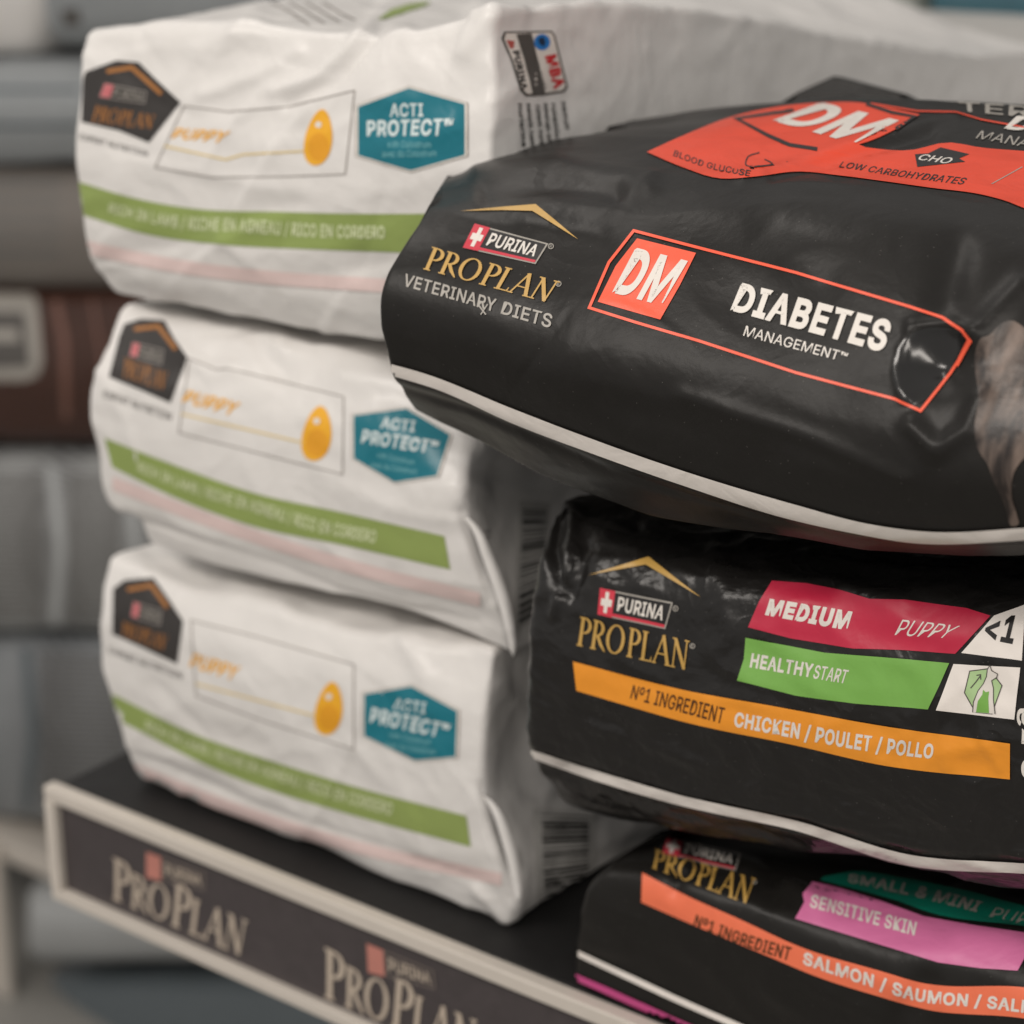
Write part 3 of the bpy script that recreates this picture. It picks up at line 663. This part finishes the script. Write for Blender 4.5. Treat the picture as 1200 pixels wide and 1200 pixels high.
dm.text('LOW CARBOHYDRATES', ([(986, 190), (1050, 200), (1134, 210)], [(983, 197), (1050, 208), (1129, 218)]), I['black'], 'lettering', 1.8, bold=.01, parent=rb, shear=.2)
dm.line([(890, 180), (876, 186), (874, 194), (890, 196), (905, 193), (896, 188)], 1.6, I['black'], 'drop_emblem', 1.8, parent=rb, curve=True)
ch = dm.poly([(1102, 174), (1136, 182), (1124, 187), (1131, 191), (1075, 197), (1072, 182), (1088, 181)], I['black'], 'arrow_emblem', 1.8, rb)
dm.text('CHO', ((1080, 182), (1118, 187), (1112, 194), (1075, 189)), I['white'], 'lettering', 2.6, bold=.01, shear=.2, parent=ch)
dm.line([(1162, 217), (1198, 197)], 1.0, I['grey'], 'divider_line', 1.8, parent=rb)
dm.text('TERINARY', ((1122, 120), (1360, 135), (1350, 152), (1124, 131)), I['grey'], 'lettering', 1.0, bold=.01)
dm.text('DIABETES', ((1190, 136), (1400, 160), (1385, 180), (1176, 152)), I['white'], 'lettering', 1.0, bold=.03)
dm.text('MANAGEMENT', ((1150, 154), (1300, 178), (1292, 190), (1143, 163)), I['grey'], 'lettering', 1.0)
FUR = film('printed_fur', lin((112, 96, 86)), rough=.38, bump=.1, var=.1, scale=30)
_N, _L = FUR.node_tree.nodes, FUR.node_tree.links
_t = [n for n in _N if n.type == 'TEX_COORD'][0]; _m = _N.new('ShaderNodeMapping'); _m.inputs['Scale'].default_value = (110, 50, 42); _m.inputs['Rotation'].default_value = (0, .25, 0)
_n = _N.new('ShaderNodeTexNoise'); _n.inputs['Scale'].default_value = 1; _n.inputs['Detail'].default_value = 8; _n.inputs['Distortion'].default_value = .5
_r = _N.new('ShaderNodeValToRGB'); _r.color_ramp.elements[0].position = .42; _r.color_ramp.elements[0].color = (*lin((34, 27, 24)), 1); _r.color_ramp.elements[1].position = .72; _r.color_ramp.elements[1].color = (*lin((122, 106, 96)), 1)
_L.new(_t.outputs['Object'], _m.inputs['Vector']); _L.new(_m.outputs[0], _n.inputs['Vector']); _L.new(_n.outputs['Fac'], _r.inputs[0]); _L.new(_r.outputs[0], _N['Principled BSDF'].inputs['Base Color'])
def blob(b, pts, mat, name, lift, parent=None):
    P = np.array(pts+pts[:3], float); n = len(pts); t = np.linspace(0, 1, 6*(n+2)+1)
    return b.poly([tuple(p) for p in spline(P, t)[6:6*(n+1)]], mat, name, lift, parent)
dog = blob(dm, [(1148, 398), (1160, 392), (1172, 380), (1186, 376), (1200, 384), (1222, 400), (1262, 430), (1300, 480), (1330, 540), (1300, 552), (1255, 532), (1215, 530), (1198, 540), (1188, 556), (1186, 580), (1192, 602), (1194, 613), (1184, 614),
    (1177, 590), (1165, 565), (1158, 545), (1146, 525), (1142, 500), (1147, 465), (1144, 440), (1143, 418)], FUR, 'dog_print', 1.0)
GL = film('gloss_patch', (.010, .0095, .009), rough=.2, rvar=.03, bump=.0, spec=.6, fine=.0)
blob(dm, [(1058, 400), (1080, 386), (1108, 384), (1130, 392), (1128, 412), (1112, 440), (1090, 466), (1068, 474), (1052, 460), (1046, 430)], GL, 'gloss_patch', .4)
dm.poly([(1136, 395), (1139, 402), (1124, 430), (1120, 428)], I['orange'], 'outline_corner', 1.8)
# far sealed corner of the big bag, standing up behind it
A = [at(908, 125, 1.24), at(935, 108, 1.25), at(977, 89, 1.26), at(1052, 109, 1.25), at(1080, 122, 1.24)]
V = np.array(A+[a+np.array([0.0, .012, -.002]) for a in A]+[]); lowr = np.array([at(1080, 150, 1.24), at(908, 150, 1.24)]); V = np.vstack([V, lowr, lowr+[0, .02, 0]])
mesh_obj('sealed_corner', V, [[0, 1, 2, 3, 4, 10, 11], [9, 8, 7, 6, 5, 13, 12], [0, 5, 6, 1], [1, 6, 7, 2], [2, 7, 8, 3], [3, 8, 9, 4], [4, 9, 12, 10], [5, 0, 11, 13], [10, 12, 13, 11]], BLACK, dm.obj, dm.origin, False)

# ---- middle black bag
b2.band([(613, 874), (700, 902), (800, 931), (933, 960), (1067, 1000), (1200, 1010), (1420, 1023), (1640, 1030)], [(616, 884), (700, 914), (800, 943), (933, 972), (1067, 1013), (1200, 1022), (1420, 1036), (1640, 1042)], I['stripe'], 'white_stripe', 3.0, n=90)
brand_block(b2, [(690, 674), (733, 661), (760, 653), (822, 700), (757, 662), (733, 666)], ((704, 689), (789, 706), (780, 737), (701, 720)), ((681, 722), (809, 751), (805, 785), (676, 756)), I['gold'], [(792, 713, 3), (812, 757, 2.8)])
cb = b2.poly([(905, 681), (945, 684), (987, 692), (1020, 702), (1060, 703), (1133, 713), (1161, 722), (1120, 766), (1060, 762), (1000, 760), (927, 748), (877, 735), (890, 705)], I['crimson'], 'crimson_band')
b2.text('MEDIUM', ([(903, 702), (950, 709), (1000, 717)], [(897, 721), (945, 730), (993, 739)]), I['white'], 'lettering', 1.8, bold=.05, parent=cb)
b2.text('PUPPY', ((1056, 726), (1126, 734), (1112, 748), (1049, 744)), I['white'], 'lettering', 1.8, bold=-.002, shear=.15, parent=cb)
gb = b2.poly([(874, 747), (920, 756), (967, 765), (1033, 770), (1113, 777), (1088, 831), (1000, 824), (933, 815), (864, 797), (872, 772)], I['green'], 'green_band')
b2.text('HEALTHY', ((882, 765), (955, 778), (952, 794), (879, 782)), I['white'], 'lettering', 1.8, bold=.03, parent=gb)
b2.text('START', ((957, 779), (996, 785), (991, 801), (953, 795)), I['white'], 'lettering', 1.8, bold=.012, parent=gb)
tg = b2.poly([(1165, 722), (1185, 715), (1202, 709), (1198, 774), (1127, 765)], I['stripe'], 'age_tag')
b2.text('<1', ((1160, 722), (1195, 722), (1187, 755), (1152, 748)), I['black'], 'lettering', 1.8, bold=.03, parent=tg)
t2 = b2.poly([(1118, 778), (1196, 782), (1189, 843), (1097, 832)], I['stripe'], 'emblem_tag')
HX = [(1137, 786), (1160, 783), (1175, 803), (1163, 836), (1144, 834), (1131, 811)]
PG = ink('ink_pale_green', (176, 206, 150))
b2.poly(HX, PG, 'hexagon_emblem', 1.8, t2); b2.line(HX, 1.2, I['dgrey'], 'hexagon_outline', 2.2, closed=True, parent=t2)
D = [(1141, 834), (1142, 822), (1147, 809), (1153, 801), (1157, 792), (1158, 784), (1161, 779), (1163, 785), (1170, 789), (1169, 793), (1163, 797), (1165, 806), (1165, 820), (1167, 836)]
b2.poly(D, I['white'], 'dog_emblem', 2.6, t2); b2.line(D, 1.0, I['dgrey'], 'dog_outline', 3.2, parent=t2)
b2.poly([(1145, 834), (1147, 821), (1152, 814), (1153, 808), (1156, 811), (1160, 810), (1159, 818), (1160, 835)], I['green'], 'cat_emblem', 3.2, t2)
b2.line([(1138, 806), (1144, 799), (1150, 791)], 1.3, I['dgrey'], 'arrow_emblem', 2.6, parent=t2); b2.line([(1145, 791), (1150, 790), (1150, 796)], 1.2, I['dgrey'], 'arrow_emblem', 2.8, parent=t2)
am = b2.band([(672, 775), (740, 793), (800, 808), (900, 826), (1033, 850), (1184, 871)], [(676, 809), (740, 828), (800, 845), (933, 873), (1033, 896), (1184, 913)], I['amber'], 'orange_band', n=80)
b2.text('Nº1 INGREDIENT', ([(743, 802), (800, 816), (851, 829)], [(739, 818), (797, 834), (847, 848)]), I['brown'], 'lettering', 1.8, bold=.012, parent=am)
b2.text('CHICKEN / POULET / POLLO', ([(863, 833), (940, 847), (1020, 861), (1096, 871)], [(860, 853), (937, 868), (1016, 882), (1093, 891)]), I['white'], 'lettering', 1.8, bold=.03, parent=am)
b2.text('3 kg', ((1218, 912), (1216, 830), (1192, 830), (1192, 911)), I['white'], 'lettering', 1.0, bold=.02)

# ---- lowest black bag
b3.band([(670, 1109), (735, 1139), (800, 1169), (867, 1198), (1000, 1253), (1200, 1322), (1420, 1390)], [(670, 1116), (735, 1147), (800, 1177), (867, 1206), (1000, 1262), (1200, 1332), (1420, 1401)], I['stripe'], 'white_stripe', 3.0, n=60)
b3.band([(668, 1137), (735, 1166), (800, 1195), (1000, 1280), (1200, 1355)], [(668, 1144), (735, 1174), (800, 1203), (1000, 1288), (1200, 1364)], I['magenta'], 'magenta_stripe', 5.0, n=60)
brand_block(b3, [(800, 968), (805, 966), (810, 968), (812, 970)], ((782, 982), (868, 1001), (862, 1021), (777, 1001)), ((768, 996), (886, 1031), (876, 1060), (764, 1018)), I['gold'], [(884, 1034, 2.5)])
co = b3.band([(753, 1023), (800, 1047), (867, 1077), (940, 1110), (1033, 1138), (1083, 1152), (1200, 1157), (1330, 1185)], [(752, 1057), (800, 1078), (900, 1120), (960, 1145), (1033, 1168), (1083, 1182), (1200, 1193), (1330, 1222)], I['coral'], 'coral_band', n=90)
b3.text('Nº1 INGREDIENT', ([(817, 1071), (870, 1092), (929, 1110)], [(813, 1084), (867, 1106), (925, 1126)]), I['brown'], 'lettering', 2.2, bold=.02, parent=co)
b3.text('SALMON / SAUMON / SALMON', ([(943, 1114), (1015, 1138), (1085, 1159), (1150, 1165), (1245, 1176)], [(941, 1131), (1012, 1155), (1082, 1176), (1148, 1182), (1243, 1194)]), I['white'], 'lettering', 2.2, bold=.03, parent=co)
tb = b3.band([(965, 1028), (1000, 1022), (1060, 1030), (1130, 1044), (1200, 1062), (1330, 1085)], [(961, 1032), (1000, 1042), (1040, 1053), (1100, 1073), (1200, 1086), (1330, 1110)], I['teal'], 'teal_band', n=50)
b3.text('SMALL & MINI', ([(992, 1024), (1070, 1037), (1153, 1058)], [(994, 1035), (1066, 1051), (1147, 1071)]), I['grey'], 'lettering', 1.8, bold=.03, shear=.2, parent=tb)
b3.text('PUPPY', ((1164, 1064), (1240, 1078), (1234, 1092), (1158, 1077)), I['grey'], 'lettering', 1.8, shear=.2, parent=tb)
pk = b3.poly([(952, 1034), (985, 1042), (1033, 1057), (1083, 1075), (1140, 1085), (1215, 1096), (1193, 1138), (1150, 1135), (1100, 1128), (1033, 1108), (932, 1077), (943, 1058), (941, 1048)], I['pink'], 'pink_band', 1.6)
b3.text('SENSITIVE SKIN', ((952, 1049), (1075, 1082), (1072, 1098), (949, 1064)), I['white'], 'lettering', 2.6, bold=.02, parent=pk)

# ================================================================== bags behind
def back_bag(name, label, x0, x1, y0, y1, Y, depth, mat, slope=.03, puff=.02, seed=20, bulge=6, cat='bag', group=None, **k):
    rows = []
    for j, v in enumerate((0, .25, .5, .75, 1)):
        row = []
        for i, u in enumerate((0, .33, .67, 1)):
            x = x0+(x1-x0)*u; e = bulge*(0 if j in (0, 4) else 1)
            if i == 0: x -= e
            if i == 3: x += e
            row.append((x, y1+(y0-y1)*v+slope*(x-x0)))
        rows.append(row)
    return Bag(name, label, rows, Y, [.015, -puff*.5, -puff, -puff*.5, .015], depth, mat, cat, group, r=k.pop('r', .03), seed=seed, res=.012, nfreq=5, pimples=.004, fine=(.0006, 22), **k)
BGREY = film('pale_grey_film', lin((176, 178, 178)), rough=.5, bump=.4, scale=8)
BGREYD = film('mid_grey_film', lin((122, 116, 110)), rough=.55, bump=.4, scale=8)
BBLUE = film('blue_grey_film', lin((150, 154, 156)), rough=.5, bump=.3, scale=8)
BBROWN = film('brown_film', lin((66, 38, 27)), rough=.5, bump=.3, scale=9, var=.35, crumple=.3)
BTEAL = film('teal_film', lin((60, 100, 112)), rough=.45, bump=.6, scale=12, var=.3)
BSLATE = film('slate_film', lin((92, 100, 104)), rough=.5, bump=.5, scale=9, var=.2)
def ribbed(name, a, b, sc):
    m = film(name, a, rough=.55, bump=.3, scale=8); N = m.node_tree.nodes; L = m.node_tree.links
    tc = [n for n in N if n.type == 'TEX_COORD'][0]
    w = N.new('ShaderNodeTexWave'); w.wave_type = 'BANDS'; w.bands_direction = 'Z'; w.inputs['Scale'].default_value = sc; w.inputs['Distortion'].default_value = .4
    L.new(tc.outputs['Object'], w.inputs['Vector'])
    w2 = N.new('ShaderNodeTexWave'); w2.bands_direction = 'X'; w2.inputs['Scale'].default_value = 1.5; w2.inputs['Distortion'].default_value = 1
    L.new(tc.outputs['Object'], w2.inputs['Vector'])
    mm = N.new('ShaderNodeMath'); mm.operation = 'MULTIPLY'; L.new(w.outputs['Fac'], mm.inputs[0]); L.new(w2.outputs['Fac'], mm.inputs[1])
    x = N.new('ShaderNodeMix'); x.data_type = 'RGBA'; x.inputs[6].default_value = (*a, 1); x.inputs[7].default_value = (*b, 1); L.new(mm.outputs[0], x.inputs[0])
    L.new(x.outputs[2], N['Principled BSDF'].inputs['Base Color']); return m
BPRINT = ribbed('fine_print_film', lin((162, 163, 162)), lin((92, 92, 92)), 34)
BPRINT2 = ribbed('fine_print_film_dark', lin((136, 139, 141)), lin((84, 86, 88)), 40)
YB = 1.95
bgs = [
    ('storage_carton', 'pale blue grey carton at the left edge level with the topmost white bag', -190, 215, 70, 192, YB, .5, BBLUE, 0.0, dict(bulge=0, r=.012)),
    ('pet_food_bag', 'grey brown bag at the left edge right above the brown bag', -190, 230, 194, 336, YB, .5, BGREYD, .02, {}),
    ('pet_food_bag', 'brown bag with a pale rounded label at the left edge', -190, 235, 340, 524, YB, .5, BBROWN, .0, {}),
    ('pet_food_bag', 'pale grey bag covered in fine print just below the brown bag', -190, 240, 530, 742, YB, .5, BPRINT, .01, {}),
    ('pet_food_bag', 'darker grey bag covered in fine print behind the left end of the sign rail', -190, 235, 746, 962, YB, .5, BPRINT2, .02, {})]
BG = []
for i, (nm, lb, x0, x1, y0, y1, Y, d, mt, sl_, kw) in enumerate(bgs):
    BG.append(back_bag(nm, lb, x0, x1, y0, y1, Y, d, mt, sl_, seed=30+i, group=None, cat='carton' if nm == 'storage_carton' else 'bag', **kw))
pt = BG[2].poly([(-60, 342), (38, 344), (44, 352), (50, 425), (44, 440), (30, 446), (-60, 446)], I['grey'], 'label_patch', 1.5)
BG[2].poly([(-40, 365), (30, 366), (36, 430), (-40, 432)], I['dgrey'], 'label_print', 3, pt)
BG[2].poly([(-20, 385), (22, 386), (24, 400), (-20, 400)], I['grey'], 'label_mark', 5, pt)
BG[2].line([(66, 352), (76, 400), (78, 490)], 9, ink('faint_print', (120, 84, 72)), 'small_print_column', 1.5)
for xx in (60, 148): BG[3].line([(xx, 545), (xx+12, 640), (xx+4, 735)], 12, BGREY, 'plain_strip', 1.5)
for k in range(5): BG[0].line([(-60, 84+k*21), (92, 84+k*21)], 2.0+(k % 2)*3, (BGREY, BSLATE)[k % 2], 'carton_line', 1.5)
for k in range(5): BG[1].line([(-60, 215+k*20), (70, 216+k*20)], 2.5, BSLATE, 'print_line', 1.5)
for k in range(26): BG[3].line([(-50, 556+k*6.7), (52, 557+k*6.7)], 3.0, I['dgrey'], 'print_line', 1.5); BG[3].line([(80, 558+k*6.7), (142, 559+k*6.7)], 3.0, I['dgrey'], 'print_line', 1.5)
for k in range(28): BG[4].line([(46, 766+k*6.5), (148, 769+k*6.5)], 3.0, I['dgrey'], 'print_line', 1.5)
BG[2].line([(108, 350), (120, 420), (118, 505)], 4, ink('faint_print', (120, 84, 72)), 'small_print_column', 1.5)
BG[4].line([(30, 760), (40, 860), (30, 950)], 12, BSLATE, 'plain_strip', 1.5)
def support(b, par, name='shelf_board', pad=.06):
    lo, hi = b.co.min(0), b.co.max(0)
    return box(name, (lo[0]-pad, lo[1]+.01, lo[2]-.035), (hi[0]+pad, hi[1]+pad, lo[2]+.002), GREYM, par, .002)
LOWB = back_bag('pet_food_bag', 'dark slate bag at the bottom edge under the pale grey bag corner', -60, 700, 1150, 1350, YB+.02, .5, BSLATE, .0, seed=42)
e1 = at(0, 965, YB-.03); xa = at(-190, 970, YB)[0]; xb = at(330, 1010, YB)[0]; zt = at(0, 976, YB)[2]
s2 = bpy.data.objects.new('store_shelf', None); COL.objects.link(s2)
tag(s2, 'cream metal shelf in the blurred bay at the left edge', 'shelf')
box('shelf_board', (xa-.3, YB-.02, zt-.03), (xb, YB+.75, zt), FRAMEM, s2, .003)
pz = at(8, 1100, YB-.05)
box('post', (pz[0]-.08, YB-.035, -1.93), (pz[0]-.026, YB-.021, zt-.001), FRAMEM, s2, .003)
support(LOWB, s2)
box('post', (xb-.05, YB+.70, -1.93), (xb-.01, YB+.745, zt-.031), FRAMEM, s2, .003)
lowg = back_bag('pet_food_bag', 'pale grey bag corner on the low shelf under the left end of the sign rail', 26, 330, 1030, 1136, YB+.0, .5, BGREY, .0, seed=41, r=.045)
# top left
back_bag('pet_food_bag', 'pale bag in the top left corner of the picture', -200, 40, -170, 66, YB, .5, WHITE, .0, seed=43)
cb_ = back_bag('pet_food_bag', 'blue grey bag corner with a dark mark standing on the pale blue grey carton', 40, 330, -180, 60, YB-.02, .5, BBLUE, .0, seed=44, r=.045)
cb_.poly([(72, 12), (92, 10), (95, 28), (76, 30)], I['dgrey'], 'dark_mark', 2)
# behind, top right
FARW = film('white_woven_film_far', (.56, .54, .51), rough=.45, bump=.5, scale=9)
f1 = back_bag('pet_food_bag', 'whitish bag lying across the shelf behind the topmost white bag', 900, 1500, 38, 230, 1.84, .26, FARW, .05, seed=45, bulge=0)
f2 = back_bag('pet_food_bag', 'pale greenish bag behind the stacks at the top edge', 380, 1075, -120, 130, 2.35, .35, film('greenish_film', (.36, .38, .34), rough=.5, bump=.5, scale=8), .0, seed=46)
f3 = back_bag('pet_food_bag', 'teal bag in the top right corner of the picture', 1085, 1600, -110, 130, 2.28, .35, BTEAL, .10, seed=47)
s3 = bpy.data.objects.new('store_shelf', None); COL.objects.link(s3)
tag(s3, 'grey metal shelving behind the stacks that carries the pale greenish and teal bags', 'shelf')
for b in (f1, f2, f3): support(b, s3)
for x in (f2.co[:, 0].min()+.02, f3.co[:, 0].max()-.05):
    y = 2.74; box('post', (x, y, -1.93), (x+.05, y+.04, -.05), GREYM, s3)
# small print and the tip of the green band on top of the topmost white bag
w1.poly([(442, 24), (458, 12), (480, 5), (505, 2), (498, 8), (478, 14), (458, 21)], I['leaf'], 'green_tip', 1.5)
for k in range(4):
    w1.line([(318+k*20, 3), (340+k*20, 14+k), (362+k*18, 30-k*2)], 1.6, I['line'], 'small_print', 1.5)
